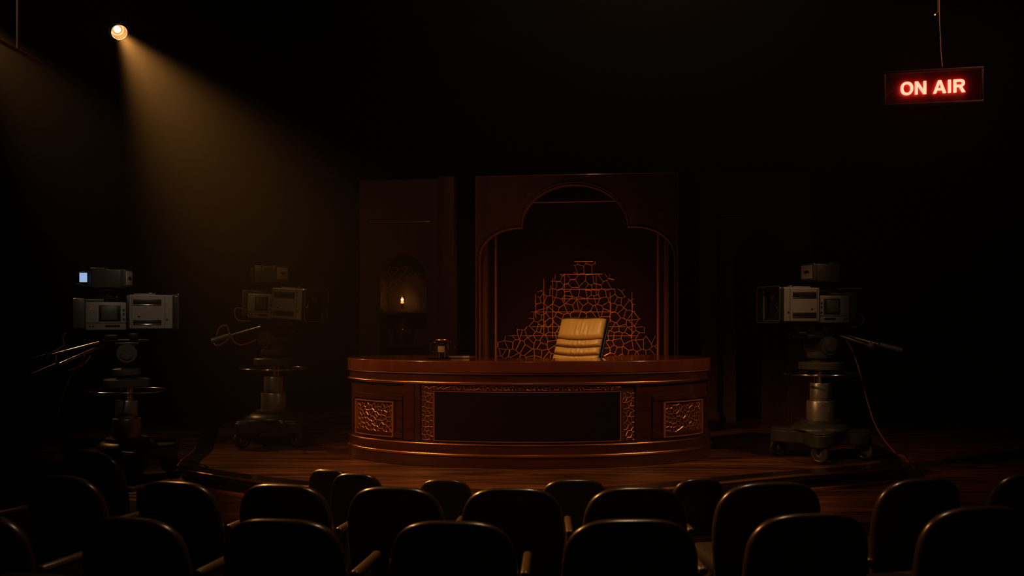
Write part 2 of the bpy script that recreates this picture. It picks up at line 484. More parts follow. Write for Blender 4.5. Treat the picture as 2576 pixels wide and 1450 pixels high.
# local: faces -y, back reclines towards +y; built upright then tilted about the seat hinge
TB = Matrix.Translation((0, .17, .58)) @ Matrix.Rotation(R(-25), 4, 'X')
HB = .90
def back_w(h): return .265 + .0 * h
def cushion(h0, h1, folds):
    b = NB(); nx, ny = 48, 14
    g = []
    for j in range(ny + 1):
        row = []
        bb = j / ny
        for i in range(nx + 1):
            a = -1 + 2 * i / nx
            w = .287
            prof_b = max(0, 1 - abs(2 * bb - 1) ** 5) ** .6
            prof_a = max(0, 1 - abs(a) ** 8) ** .6
            t = .004 + .042 * prof_b * prof_a
            if folds:
                env = math.exp(-((a - .05) / .36) ** 2) * math.sin(PI * bb) ** .6
                t += env * .016 * (abs(math.sin(a * 10 - .6 + bb * 1.1 * folds)) ** .6 - .6) + env * .006 * math.sin(a * 33 - bb * 2)
            sag = -.024 * (1 - a * a) if folds != 0 else 0
            top_round = 0
            if h1 > HB - .001 and bb > .6: top_round = -.03 * ((bb - .6) / .4) ** 2 * abs(a) ** 4
            row.append(b.verts.new((a * w, -.05 - t, h0 + bb * (h1 - h0) + sag + top_round)))
        g.append(row)
    for j in range(ny):
        for i in range(nx): b.faces.new((g[j][i], g[j][i + 1], g[j + 1][i + 1], g[j + 1][i]))
    # close to the shell plane
    rim = [g[0][i] for i in range(nx + 1)] + [g[j][nx] for j in range(1, ny + 1)] + [g[ny][i] for i in range(nx - 1, -1, -1)] + [g[j][0] for j in range(ny - 1, 0, -1)]
    bk = [b.verts.new((v.co.x, -.03, v.co.z)) for v in rim]
    for i in range(len(rim)):
        j = (i + 1) % len(rim); b.faces.new((rim[i], bk[i], bk[j], rim[j]))
    return b
segs = [(.0, .13, 0), (.148, .232, 1), (.25, .33, 1.2), (.348, .425, .8), (.443, .525, 1), (.543, .622, 1.4), (.64, HB, 1)]
for h0, h1, fd in segs:
    obj('back_cushion', cushion(h0, h1, fd), M['leather'], ch, angle=80, mtx=TB)
bm = NB()   # black shell wrapped round the cushions
loft(bm, [[(x, y, z) for x, z in rrect(.585, HB + .004, .06, 6, 0, HB / 2 - .004)] for y in (-.045, -.02, .03)] +
     [[(x * .96, .065, z * .98 + .01) for x, z in rrect(.585, HB + .004, .06, 6, 0, HB / 2 - .004)]] +
     [[(x * .8, .085, z * .85 + .07) for x, z in rrect(.585, HB + .004, .06, 6, 0, HB / 2 - .004)]])
obj('back_shell', bm, M['blackleather'], ch, angle=50, mtx=TB)
bm = NB()
for s in (-1, 1):
    tube(bm, [(s * .304, -.01, z) for z in [.05 + .8 * k / 12 for k in range(13)]], .006, 8)
obj('piping', bm, M['blackleather'], ch, mtx=TB)
bm = NB(); box(bm, -.27, .27, -.34, .2, .46, .58, .05, seg=4); obj('seat', bm, M['leather'], ch)
bm = NB(); box(bm, -.25, .25, -.3, .18, .40, .455, .02); obj('seat_pan', bm, M['black'], ch)
for s in (-1, 1):
    bm = NB(); box(bm, s * .34 - .035, s * .34 + .035, -.32, .08, .70, .74, .016, seg=3); ar = obj('armrest', bm, M['blackleather'], ch)
    bm = NB(); tube(bm, smooth_path([(s * .25, .05, .45), (s * .33, .03, .47), (s * .345, -.02, .6), (s * .34, -.04, .71)], 6), .016, 8); obj('arm_support', bm, M['chrome'], ar)
bm = NB(); cyl(bm, (0, 0, .12), (0, 0, .41), .03); obj('gas_column', bm, M['chrome'], ch)
for k in range(5):
    a = R(72 * k + 20); bm = NB()
    tube(bm, [(0, 0, .13), (.15 * math.cos(a), .15 * math.sin(a), .12), (.31 * math.cos(a), .31 * math.sin(a), .085)], [.03, .026, .018], 8); lg = obj('leg', bm, M['black'], ch)
    bm = NB(); c = Vector((.31 * math.cos(a), .31 * math.sin(a), .036)); n = Vector((-math.sin(a), math.cos(a), 0))
    cyl(bm, c - n * .022, c + n * .022, .035, seg=18); obj('caster', bm, M['rubber'], lg)

# ------------------------------------------------------------------ studio cameras
def smooth_base(rot):
    """four lobed chassis outline"""
    o = []
    for k in range(96):
        a = 2 * PI * k / 96
        r = .345 + .125 * math.cos(4 * (a)) + .012 * math.cos(8 * a)
        o.append((r * math.cos(a + rot), r * math.sin(a + rot)))
    return o

def studio_camera(label, loc, fwd, base_rot, dz=0.0, lens=.58, tilt=-3.0, rear_screen=False, vf_yaw=0.0, numeral=None, bars=(), cables=(), hx=0.0, hood=.05):
    rz = math.atan2(fwd[1], fwd[0])
    t = thing('studio_camera', label, 'camera', loc, rz, 'pedestal television cameras')
    br = base_rot - rz
    # --- chassis and wheels
    bm = NB(); prism(bm, smooth_base(br), .155, .275); prism(bm, [(x * .97, y * .97) for x, y in smooth_base(br)], .275, .292)
    base = obj('base', bm, M['basepaint'], t, bevel=.012)
    bm = NB(); lathe(bm, [(0, .292), (.285, .292), (.28, .31), (.235, .345), (.20, .352), (.195, .385), (0, .385)], 40); obj('base_collar', bm, M['basepaint'], t)
    for k in range(4):
        a = br + PI / 2 * k
        c = Vector((.41 * math.cos(a), .41 * math.sin(a), .092))
        wdir = Vector((math.cos(a + 1.2 + .5 * k), math.sin(a + 1.2 + .5 * k), 0))
        w = NB()
        mt = Matrix.Translation(c) @ wdir.to_track_quat('Z', 'Y').to_matrix().to_4x4()
        lathe(w, [(.03, -.028), (.062, -.028), (.07, -.03), (.084, -.027), (.092, -.012), (.092, .012), (.084, .027), (.07, .03), (.062, .028), (.03, .028)], 32, mt, closed=True)
        wh = obj('wheel', w, M['rubber'], t)
        h = NB(); lathe(h, [(0, -.03), (.02, -.032), (.022, -.024), (.045, -.018), (.060, -.027), (.064, -.029), (.064, .029), (.06, .027), (.045, .018), (.022, .024), (.02, .032), (0, .03)], 28, mt); obj('hub', h, M['steel'], wh)
        f = NB(); sd = wdir * .042
        for s in (-1, 1):
            p = c + sd * s
            tube(f, [p + Vector((0, 0, 0)), p + Vector((0, 0, .07)), c + sd * s * .5 + Vector((0, 0, .105))], .011, 6)
        cyl(f, c + Vector((0, 0, .098)), c + Vector((0, 0, .16)), .035, seg=16); cyl(f, c - sd * 1.1, c + sd * 1.1, .008, seg=10)
        obj('fork', f, M['black'], wh)
    # --- column
    bm = NB(); lathe(bm, [(0, .385), (.135, .385), (.135, .565), (.131, .572), (.10, .574), (0, .574)], 44); obj('column', bm, M['steel'], t)
    bm = NB(); lathe(bm, [(0, .574), (.103, .574), (.103, .742), (.099, .75), (0, .75)], 44); obj('column_stage', bm, M['steel'], t)
    bm = NB(); lathe(bm, [(0, .75), (.062, .75), (.062, .90), (0, .90)], 36); obj('inner_column', bm, M['chrome'], t)
    bm = NB(); torus(bm, .355, .0115, .842, 72, 10)
    rg = obj('steering_ring', bm, M['chrome'], t)
    for k in range(3):
        a = R(120 * k + 25); s = NB(); tube(s, [(.06 * math.cos(a), .06 * math.sin(a), .862), (.2 * math.cos(a), .2 * math.sin(a), .85), (.355 * math.cos(a), .355 * math.sin(a), .842)], .008, 6); obj('spoke', s, M['black'], rg)
    bm = NB(); lathe(bm, [(0, .885), (.205, .885), (.212, .892), (.212, .95), (.205, .958), (.13, .962), (0, .962)], 44); obj('weight_drum', bm, M['shelldark'], t)
    bm = NB(); lathe(bm, [(0, .962), (.09, .962), (.09, 1.0), (.13, 1.0), (.135, 1.01), (.13, 1.055), (.09, 1.065), (0, 1.065)], 36); obj('head_mount', bm, M['shelldark'], t)
    H = Matrix.Translation((0, 0, dz))
    TH = Matrix.Translation((hx, 0, 0)) @ H @ Matrix.Translation((0, 0, 1.2)) @ Matrix.Rotation(R(-tilt), 4, 'Y') @ Matrix.Translation((0, 0, -1.2))
    # --- pan and tilt head
    bm = NB(); cyl(bm, (0, -.15, 1.165), (0, .15, 1.165), .092, seg=36); cyl(bm, (0, -.165, 1.165), (0, .165, 1.165), .06, seg=30)
    for s in (-1, 1):
        for k in range(6): cyl(bm, (.045 * math.cos(k * PI / 3), s * .165, 1.165 + .045 * math.sin(k * PI / 3)), (.045 * math.cos(k * PI / 3), s * .171, 1.165 + .045 * math.sin(k * PI / 3)), .007, seg=8)
    box(bm, -.075, .075, -.10, .10, 1.05, 1.16, .015)
    obj('pan_head', bm, M['shelldark'], t, mtx=H)
    bm = NB(); box(bm, -.22, .20, -.10, .10, 1.272, 1.30, .006); box(bm, -.11, .11, -.12, .12, 1.235, 1.272, .008)
    box(bm, -.2, -.08, -.11, .11, 1.30, 1.345, .006); box(bm, .02, .1, -.115, .115, 1.30, 1.36, .006)
    for x in (-.17, -.02, .13): cyl(bm, (x, -.115, 1.285), (x, .115, 1.285), .011, seg=10)
    obj('wedge_plate', bm, M['black'], t, mtx=TH)
    # --- camera body
    z0, z1 = 1.385, 1.66
    bm = NB(); box(bm, -.36, -.005, -.15, .15, z0 + .005, z1, .012)
    body = obj('body', bm, M['shell'], t, mtx=TH)
    for s in (-1, 1):
        y = s * .15
        bm = NB(); box(bm, -.245, -.055, y - .006, y + .006, z0 + .09, z1 - .03, .004); obj('side_recess', bm, M['black'], body, mtx=TH)
        bm = NB(); box(bm, -.225, -.085, y - .010, y + .010, z0 + .105, z1 - .045, .005); obj('side_panel', bm, M['shelldark'], body, mtx=TH)
        bm = NB()
        box(bm, -.19, -.06, y - .003, y + .003, z0 + .035, z0 + .055); obj('vent', bm, M['black'], body, mtx=TH)
        for bx0, bx1, bz0, bz1 in ((-.035, -.02, .10, .12), (-.035, -.02, .15, .17), (-.035, -.02, .19, .21), (-.33, -.318, .035, .05), (-.30, -.288, .035, .05)):
            bm = NB(); box(bm, bx0, bx1, y - .004, y + .004, z0 + bz0, z0 + bz1, .001); obj('button', bm, M['black'], body, mtx=TH)
        bm = NB(); box(bm, -.36, -.006, y - .0025, y + .0025, z0 + .073, z0 + .077); obj('seam', bm, M['black'], body, mtx=TH)
    bm = NB(); box(bm, -.47, -.36, -.13, .13, z0 + .02, z1 + .035, .014); box(bm, -.47, -.20, -.09, .09, z1 + .0, z1 + .03, .008); obj('rear_pack', bm, M['shelldark'], t, mtx=TH)
    # --- box lens with hood
    hw = .18; lz0, lz1 = 1.40, 1.735
    zc = (lz0 + lz1) / 2; hh = lz1 - lz0
    bm = NB(); xd = lens - .13; xe = lens - hood
    def lr(x, k): return [(x, p, q + zc) for p, q in rrect(2 * hw - k, hh - k, .014, 5)]
    loft(bm, [lr(.02, .012), lr(.026, 0), lr(xe, 0), lr(xe, .03), lr(xd, .03)])
    lb = obj('lens_box', bm, M['shell'], t, mtx=TH)
    bm = NB(); box(bm, -.006, .026, -hw + .02, hw - .02, lz0 + .01, lz1 - .01, .004); obj('lens_mount', bm, M['black'], t, mtx=TH)
    for s in (-1, 1):
        y = s * hw
        x0, x1 = .055, lens - hood - .10
        for za, zb in ((lz1 - .095, lz1 - .045), (lz0 + .05, lz0 + .09)):
            bm = NB(); box(bm, x0, x1, y - .004, y + .004, za, zb, .002); sl = obj('slot', bm, M['black'], lb, mtx=TH)
        bm = NB()
        for za in (lz1 - .097, lz0 + .048):
            bm = NB(); box(bm, x0, x1, y - .008, y + .008, za - .006, za, .002); obj('slot_lip', bm, M['chrome'], lb, mtx=TH)
        for xx in (x1 + .03, x0 - .012):
            bm = NB(); box(bm, xx, xx + .003, y - .002, y + .002, lz0 + .01, lz1 - .01); obj('seam', bm, M['black'], lb, mtx=TH)
        bm = NB(); box(bm, x0 + .04, x0 + .06, y - .003, y + .003, lz0 + .115, lz0 + .13, .001); obj('switch', bm, M['black'], lb, mtx=TH)
        bm = NB(); cyl(bm, (x1 + .05, y - .003, lz0 + .09), (x1 + .05, y + .003, lz0 + .09), .01, seg=12); obj('screw', bm, M['black'], lb, mtx=TH)
    bm = NB()   # hood: open tube, flaring, with thickness
    def rr(x, w, h, r): return [(x, p, q + zc) for p, q in rrect(w, h, r, 5)]
    loft(bm, [rr(lens - hood, 2 * hw - .002, hh - .002, .02), rr(lens - hood + .008, 2 * hw + .006, hh + .006, .022), rr(lens, 2 * hw + .02, hh + .02, .03), rr(lens + .006, 2 * hw + .015, hh + .015, .028),
              rr(lens + .004, 2 * hw - .008, hh - .008, .024), rr(lens - .125, 2 * hw - .045, hh - .045, .02)], False, True)
    hood = obj('lens_hood', bm, M['black'], t, mtx=TH)
    bm = NB(); mt = Matrix.Translation((lens - .124, 0, zc)) @ Matrix.Rotation(PI / 2, 4, 'Y')
    lathe(bm, [(0, .03), (.07, .022), (.105, .004), (.112, .004), (.128, .02), (.135, .02), (.14, 0)], 40, mt); obj('front_glass', bm, M['glass'], hood, mtx=TH)
    bm = NB(); tube(bm, [Vector((lens + .004, p, q + zc)) for p, q in rrect(2 * hw + .017, hh + .017, .029, 5)], .0045, 6, True); obj('hood_rim', bm, M['shelldark'], hood, mtx=TH)
    bm = NB(); box(bm, lens - .4, lens - .2, -.12, .12, lz1, lz1 + .012, .005); box(bm, lens - .26, lens - .23, -.02, .02, lz1 + .01, lz1 + .024, .004); obj('top_plate', bm, M['shell'], lb, mtx=TH)
    # --- viewfinder
    VF = Matrix.Translation((hx, 0, 0)) @ H @ Matrix.Translation((-.17, 0, 0)) @ Matrix.Rotation(vf_yaw, 4, 'Z')
    vz = 1.80
    bm = NB(); cyl(bm, (0, 0, z1 - .01), (0, 0, vz + .02), .032, seg=20); box(bm, -.11, .11, -.055, .055, z1 + .03, z1 + .058, .008); box(bm, -.05, .05, -.07, .07, vz - .035, vz - .008, .006)
    for x in (-.08, .08): cyl(bm, (x, -.06, z1 + .045), (x, .06, z1 + .045), .018, seg=12)
    obj('viewfinder_mount', bm, M['black'], t, mtx=VF)
    bm = NB(); box(bm, -.12, .155, -.095, .095, vz, vz + .175, .012); box(bm, -.135, .0, -.085, .085, vz + .165, vz + .192, .008); box(bm, -.02, -.012, -.0965, .0965, vz + .0, vz + .1755)
    box(bm, .155, .20, -.10, .10, vz + .012, vz + .178, .008)
    vf = obj('viewfinder', bm, M['shelldark'], t, mtx=VF)
    bm = NB(); box(bm, .199, .206, -.085, .085, vz + .028, vz + .162, .003); fp = obj('front_plate', bm, M['plate'], vf, mtx=VF); fp['label'] = 'pale square front plate'
    bm = NB(); box(bm, .206, .209, -.04, .04, vz + .08, vz + .11, .001); obj('tally_light', bm, M['chrome'], vf, mtx=VF)
    bm = NB()
    # visor: top, bottom and one far cheek, tapering outwards
    if rear_screen:
        loft(bm, [[(-.12, y, vz + .175), (-.12, y + .012, vz + .175), (-.12, y + .012, vz), (-.12, y, vz)] if False else
                  [(-.12 - dx, y * (1 - .15 * dx), z) for y, z in ((-.09, vz + .165 - dx * .12), (.09, vz + .165 - dx * .12), (.09, vz + .175 - dx * .12), (-.09, vz + .175 - dx * .12))] for dx in (0, .10, .17)])
        loft(bm, [[(-.12 - dx, y * (1 - .15 * dx), z) for y, z in ((-.09, vz + dx * .2), (.09, vz + dx * .2), (.09, vz + .01 + dx * .2), (-.09, vz + .01 + dx * .2))] for dx in (0, .10, .17)])
        loft(bm, [[(-.12 - dx, y, z) for y, z in ((.08, vz + dx * .2), (.09, vz + dx * .2), (.09, vz + .175 - dx * .12), (.08, vz + .175 - dx * .12))] for dx in (0, .10, .17)])
        obj('visor', bm, M['black'], vf, mtx=VF)
        bm = NB(); box(bm, -.128, -.119, -.08, .075, vz + .02, vz + .155, .002); obj('screen_bezel', bm, M['black'], vf, mtx=VF)
        bm = NB(); box(bm, -.245, -.175, -.055, -.048, vz + .055, vz + .145, .002); s = obj('screen', bm, M['screen'], vf, mtx=VF); s['label'] = 'glowing bluish white screen'
    else:
        box(bm, -.2, -.12, -.085, .085, vz + .01, vz + .165, .015); obj('visor', bm, M['black'], vf, mtx=VF)
    # --- pan bars with grips, in world directions from the head
    inv = Matrix.Rotation(-rz, 4, 'Z')
    for (p0, p1, gl) in bars:
        a = inv @ (Vector(p0) - Vector(loc)); b_ = inv @ (Vector(p1) - Vector(loc))
        d = (b_ - a); k = b_ - d.normalized() * gl
        bm = NB(); tube(bm, [a, k], .013, 10); bar = obj('pan_bar', bm, M['chrome'], t)
        bm = NB(); tube(bm, [k - d.normalized() * .02, k, k + d.normalized() * .03, b_ - d.normalized() * .02, b_], [.02, .027, .025, .027, .031], 14); obj('grip', bm, M['shelldark'], bar)
        bm = NB(); torus(bm, .028, .005, 0, 20, 6, Matrix.Translation(k) @ d.to_track_quat('Z', 'Y').to_matrix().to_4x4()); obj('grip_collar', bm, M['chrome'], bar)
    for pts, r, m in cables:
        bm = NB(); tube(bm, smooth_path([inv @ (Vector(p) - Vector(loc)) for p in pts], 8), r, 6); obj('cable', bm, m, t)
    if numeral:
        tx, x, z, size = numeral
        o = text_mesh('number', tx, size, .002, .0015, M['numeral'], body)
        o.matrix_local = TH @ Matrix.Translation((x, -.153, z)) @ Matrix.Rotation(PI / 2, 4, 'X')
    return t

def text_mesh(name, s, size, extrude, offset, m, parent):
    cu = bpy.data.curves.new(name, 'FONT'); cu.body = s; cu.size = size; cu.extrude = extrude; cu.offset = offset; cu.resolution_u = 8; cu.space_character = 1.06
    cu.align_x = 'CENTER'; cu.align_y = 'CENTER'
    tmp = bpy.data.objects.new(name + '_curve', cu); C.objects.link(tmp)
    dg = bpy.context.evaluated_depsgraph_get(); dg.update()
    me = bpy.data.meshes.new_from_object(tmp.evaluated_get(dg)); me.name = name
    bpy.data.objects.remove(tmp, do_unlink=True); bpy.data.curves.remove(cu)
    me.materials.clear(); me.materials.append(m)
    o = bpy.data.objects.new(name, me); C.objects.link(o); o.parent = parent
    return o

# left camera, on the studio floor
D = 8.6
Lp = ((319 - CX) / F * D, D, 0)
studio_camera('television camera with glowing viewfinder and number 2, at far left', Lp, (math.cos(R(24)), math.sin(R(24))), R(-52), dz=.05, lens=.46, hx=0, tilt=0,
    rear_screen=True, vf_yaw=R(-19), numeral=('2', -.315, 1.60, .06),
    bars=((at(262, 868, 8.5), at(78, 948, 7.9), .26), (at(250, 862, 8.8), at(44, 916, 8.5), .27)),
    cables=(([at(215, 890, 8.4), at(205, 912, 8.4), at(180, 945, 8.4), at(160, 990, 8.4), at(147, 1040, 8.4), at(138, 1085, 8.4), at(133, 1110, 8.4)], .006, M['cable']),
            ([at(165, 838, 8.6), at(158, 852, 8.6), at(160, 870, 8.6), at(130, 888, 8.55)], .006, M['cable']),
            ([at(112, 888, 8.6), at(140, 895, 8.6), at(141, 915, 8.5), at(148, 925, 8.4)], .006, M['cable']),
            ([at(228, 895, 8.5), at(210, 918, 8.5), at(180, 930, 8.5), at(172, 932, 8.5)], .006, M['cable'])))
# middle camera, on the platform left of the desk
Mp = ((688 - CX) / F * 9.72, 9.72, PLAT)
studio_camera('television camera on pedestal between the left camera and the desk', Mp, (math.cos(R(-27.5)), math.sin(R(-27.5))), R(-128), dz=0, lens=.49, hx=.10, tilt=-3,
    bars=((at(655, 822, 9.6), at(532, 858, 9.5), .2),),
    cables=(([at(612, 776, 9.6), at(594, 776, 9.6), at(590, 790, 9.6), at(600, 806, 9.6), at(628, 808, 9.6)], .005, M['cable']),
            ([at(578, 842, 9.5), at(570, 820, 9.5), at(552, 825, 9.5), at(544, 845, 9.5)], .005, M['cable']),
            ([at(534, 858, 9.5), at(546, 870, 9.5), at(570, 858, 9.5), at(578, 846, 9.5)], .005, M['cable']),
            ([at(582, 845, 9.5), at(590, 862, 9.5), at(612, 868, 9.5), at(645, 855, 9.6)], .005, M['cable'])))
# right camera
Rp = ((2064 - CX) / F * 8.75, 8.75, PLAT)
studio_camera('television camera on pedestal to the right of the desk', Rp, (-math.cos(R(18)), -math.sin(R(18))), R(-20), dz=-.04, lens=.475, hx=.13, tilt=0,
    bars=((at(2120, 842, 8.8), at(2272, 882, 8.4), .22), (at(2115, 846, 8.6), at(2200, 872, 8.3), .05)),
    cables=(([at(2128, 856, 8.7), at(2143, 880, 8.7), at(2156, 915, 8.7), at(2168, 955, 8.7), at(2182, 1010, 8.7), at(2200, 1065, 8.65), at(2225, 1108, 8.6), at(2253, 1141, 8.55)], .006, M['cable']),
            ([at(2160, 788, 8.8), at(2172, 800, 8.8), at(2168, 815, 8.8), at(2135, 828, 8.75)], .005, M['cable']),
            ([at(2110, 728, 8.75), at(2135, 726, 8.75), at(2168, 725, 8.7)], .005, M['cable'])))

# floor cables
def floor_cable(pts, z, label, r=.008, m='blackcable'):
    P = []
    for px, py in pts:
        d = F * (HC - z) / (py - HY); P.append(((px - CX) / F * d, d, z + r))
    b = NB(); tube(b, smooth_path(P, 8), r, 6); return tag(obj('floor_cable', b, M[m]), label, 'cable', 'cables on the studio floor')
floor_cable([(395, 1131), (440, 1130), (480, 1124), (505, 1116), (525, 1103), (545, 1085)], 0, 'dark cable curving over the floor behind the left camera')
floor_cable([(2262, 1146), (2275, 1152), (2285, 1163), (2300, 1182)], 0, 'reddish cable on the floor at the right platform end', .007, 'cable')

# ------------------------------------------------------------------ the set behind
TH_W = R(7.0); PV = (.9, 12.2)
def wu(px, ly=0.0):
    k = (px - CX) / F; c, s = math.cos(TH_W), math.sin(TH_W)
    # X = PV.x + u c + ly s ; d = PV.y - u s + ly c
    return (k * (PV[1] + ly * c) - PV[0] - ly * s) / (c + k * s)
def wz(px, py, ly=0.0):
    u = wu(px, ly); d = PV[1] - u * math.sin(TH_W) + ly * math.cos(TH_W)
    return HC + (HY - py) / F * d - PLAT
def wroot(name, label, cat, u0):
    c, s = math.cos(TH_W), math.sin(TH_W)
    return thing(name, label, cat, (PV[0] + u0 * c, PV[1] - u0 * s, PLAT), -TH_W)
bd = wroot('arched_backdrop', 'tall red-brown scenic arch with lobed opening behind the leather chair', 'backdrop', 0)
uL, uR = wu(1197), wu(1705); zT = wz(1450, 439)
def W(px, py): return (wu(px), wz(px, py))
arch = []
# left jamb up, left lobe, centre arch, right lobe, right jamb
arch += [(wu(1206), 0), W(1206, 650)]
arch += [W(1206 + 100 * (1 - math.cos(R(a))), 650 - 76 * math.sin(R(a))) for a in range(10, 91, 10)]
arch += [W(1312, 574)]
arch += [W(1446 - 134 * math.cos(R(a)), 573 - 108 * math.sin(R(a))) for a in range(4, 180, 6)]
arch += [W(1580, 571)]
arch += [W(1600 + 98 * math.sin(R(a)), 647 - 76 * math.cos(R(a))) for a in range(0, 90, 10)]
arch += [W(1698, 650), (wu(1698), 0)]
outline = [(uL, 0), (uL, zT), (uR, zT), (uR, 0)] + arch[::-1]
bm = NB(); prism(bm, outline, 0, .16, 'xz'); obj('frame', bm, M['setred'], bd)
bm = NB(); tube(bm, [(x, -.006, z) for x, z in arch], .0085, 6); obj('arch_moulding', bm, M['setmould'], bd)
bm = NB(); tube(bm, [(x * 1.006, -.004, z + .035) for x, z in arch[12:-12]], .006, 6); obj('arch_bead', bm, M['setmould'], bd)
bm = NB(); tube(bm, [(uL, 0, 0), (uL, 0, zT), (uR, 0, zT), (uR, 0, 0)], .007, 6); obj('frame_edging', bm, M['setmould'], bd)
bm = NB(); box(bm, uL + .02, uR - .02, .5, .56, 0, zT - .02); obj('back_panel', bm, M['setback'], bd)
bm = NB(); zb = wz(1445, 509, .4); box(bm, wu(1300, .4), wu(1600, .4), .38, .44, zb, zb + .012, .004); obj('cross_rail', bm, M['setmould'], bd)
for px in (1247, 1655):
    u = wu(px, .3); bm = NB(); box(bm, u - .012, u + .012, .28, .32, 0, wz(px, 585, .3), .004); obj('upright', bm, M['setmould'], bd)
for px in (1218, 1677):
    u = wu(px, .25); bm = NB(); box(bm, u - .03, u + .03, .22, .5, 0, wz(px, 600, .25), .006); obj('jamb_post', bm, M['setred'], bd)
steps = [(1250, 1656, 845), (1300, 1622, 822), (1330, 1612, 785), (1345, 1598, 752), (1352, 1575, 728), (1385, 1545, 690), (1442, 1500, 658)]
LY = .47
def mound(u, z):
    for a, b_, y in steps:
        if wu(a, LY) <= u <= wu(b_, LY) and z <= wz((a + b_) / 2, y, LY): return True
    return False
b = NB()
for p, q in voronoi_edges(wu(1250, LY), wu(1656, LY), .0, wz(1450, 655, LY), .108, 31, .47, mound):
    tube(b, [(p[0], LY, p[1]), (q[0], LY, q[1])], .005, 5)
rnd = random.Random(4)
for a, b_, y in steps:
    z = wz((a + b_) / 2, y, LY); w = wu(b_, LY) - wu(a, LY); s0 = rnd.uniform(0, .3) * w
    tube(b, [(wu(a, LY) + s0, LY, z), (wu(b_, LY) - rnd.uniform(.1, .4) * w, LY, z)], .0042, 5)
for px, y0, y1 in ((1368, 702, 840), (1390, 700, 850), (1535, 735, 810), (1347, 740, 800), (1590, 735, 850), (1420, 690, 760), (1500, 690, 740)):
    tube(b, [(wu(px, LY), LY, wz(px, y0, LY)), (wu(px, LY), LY, wz(px, y1, LY))], .0055, 5)
obj('lattice', b, M['copper'], bd)

def wing(label, px0, px1, npx0, npx1, ytop, nytop, pil0, pil1, pil_label):
    """a flat with an arched niche"""
    u0 = (wu(px0) + wu(px1)) / 2
    r = wroot('niche_wall', label, 'scenery wall', u0)
    a0, a1 = wu(px0) - u0, wu(px1) - u0; z1 = wz((px0 + px1) / 2, ytop)
    n0, n1 = wu(npx0) - u0, wu(npx1) - u0; nc = (n0 + n1) / 2; nr = (n1 - n0) / 2
    zs = wz((npx0 + npx1) / 2, nytop) - nr * 1.15
    ar = [(n0, 0)] + [(nc - nr * math.cos(R(a)), zs + nr * 1.15 * math.sin(R(a))) for a in range(0, 181, 6)] + [(n1, 0)]
    b = NB(); prism(b, [(a0, 0), (a0, z1), (a1, z1), (a1, 0)] + ar[::-1], 0, .1, 'xz'); obj('flat', b, M['setbrown'], r)
    b = NB(); box(b, n0 - .1, n1 + .1, .42, .46, 0, zs + nr * 1.15 + .1); box(b, n0 - .06, n0, .1, .42, 0, zs + nr * 1.2); box(b, n1, n1 + .06, .1, .42, 0, zs + nr * 1.2); obj('niche_back', b, M['setbrown'], r)
    b = NB(); tube(b, [(x, -.004, z) for x, z in ar], .006, 6); obj('niche_bead', b, M['setbrown'], r)
    b = NB(); z = z1 - .62; box(b, a0 + .15, n1 + .05, -.02, 0, z, z + .02, .004); obj('rail', b, M['setmould'], r)
    p0, p1 = wu(pil0) - u0, wu(pil1) - u0
    b = NB(); box(b, p0, p1, -.10, 0, 0, z1 + .02, .01); box(b, p0 - .02, p1 + .02, -.12, 0, 0, .14, .008); pl = obj('pilaster', b, M['setred'], r)
    return r, u0, n0, n1, zs, nr
lw = wing('dim brown scenic wall with arched niche left of the big arch', 905, 1146, 956, 1074, 452, 640, 1104, 1146, '')
rw = wing('dark scenic wall with arched niche behind the right camera', 1762, 2046, 1850, 1985, 428, 585, 1762, 1803, '')
# shelves and ogee screen in the left niche
r, u0, n0, n1, zs, nr = lw
NY = .22
for py in (786, 867):
    z = wz(1012, py, NY - .1); b = NB(); box(b, n0, n1, .1, .42, z - .022, z, .003); obj('shelf', b, M['setbrown'], r)
def NP(px, py, ly=.13): return (wu(px, ly) - u0, ly, wz(px, py, ly))
b = NB(); pts = [NP(x, y) for x, y in ((959, 784), (962, 765), (970, 742), (985, 728), (1000, 718), (1009, 710), (1018, 718), (1036, 728), (1052, 740), (1058, 760), (1061, 784))]
tube(b, smooth_path(pts, 6), .006, 6); obj('ogee_arch', b, M['setmould'], r)
b = NB()
for p, q in voronoi_edges(n0 + .02, n1 - .02, wz(1012, 728, .13), wz(1012, 672, .13), .11, 12, .4):
    tube(b, [(p[0], .135, p[1]), (q[0], .135, q[1])], .005, 5)
obj('niche_lattice', b, M['setmould'], r)
# small lamp and vase on the shelves (world placement through the wall frame)
def wall_world(u, ly, z):
    c, s = math.cos(TH_W), math.sin(TH_W)
    return (PV[0] + u * c + ly * s, PV[1] - u * s + ly * c, PLAT + z)
lz = wz(1012, 786, .12)
lamp = thing('niche_lamp', 'tiny glowing lamp on the upper shelf of the left niche', 'lamp', wall_world(wu(1012, .24), .24, lz), -TH_W)
b = NB(); lathe(b, [(0, 0), (.07, 0), (.075, .01), (.02, .03), (.013, .06), (.013, .11), (.03, .12), (.03, .13), (0, .13)], 28); obj('stand', b, M['brass'], lamp)
b = NB(); lathe(b, [(0, .128), (.012, .134), (.016, .15), (.011, .165), (0, .176)], 20); obj('flame', b, M['tinylamp'], lamp)
b = NB(); lathe(b, [(.032, .13), (.045, .17), (.04, .22), (.025, .26)], 24); obj('glass_chimney', b, mat('lamp glass', (.9, .8, .6), .05), lamp)
bpy.data.materials['lamp glass'].node_tree.nodes['Principled BSDF'].inputs['Transmission Weight'].default_value = 1.0
vz_ = wz(1012, 867, .12)
b = NB(); lathe(b, [(0, 0), (.07, 0), (.075, .015), (.13, .09), (.15, .17), (.13, .25), (.07, .31), (.045, .34), (.045, .38), (.06, .40), (.053, .40), (.038, .38), (.038, .34), (0, .33)], 36)
o = obj('vase', b, M['clay']); o.location = wall_world(wu(1014, .26), .26, vz_); tag(o, 'round dark vase on the lower shelf of the left niche', 'vase')

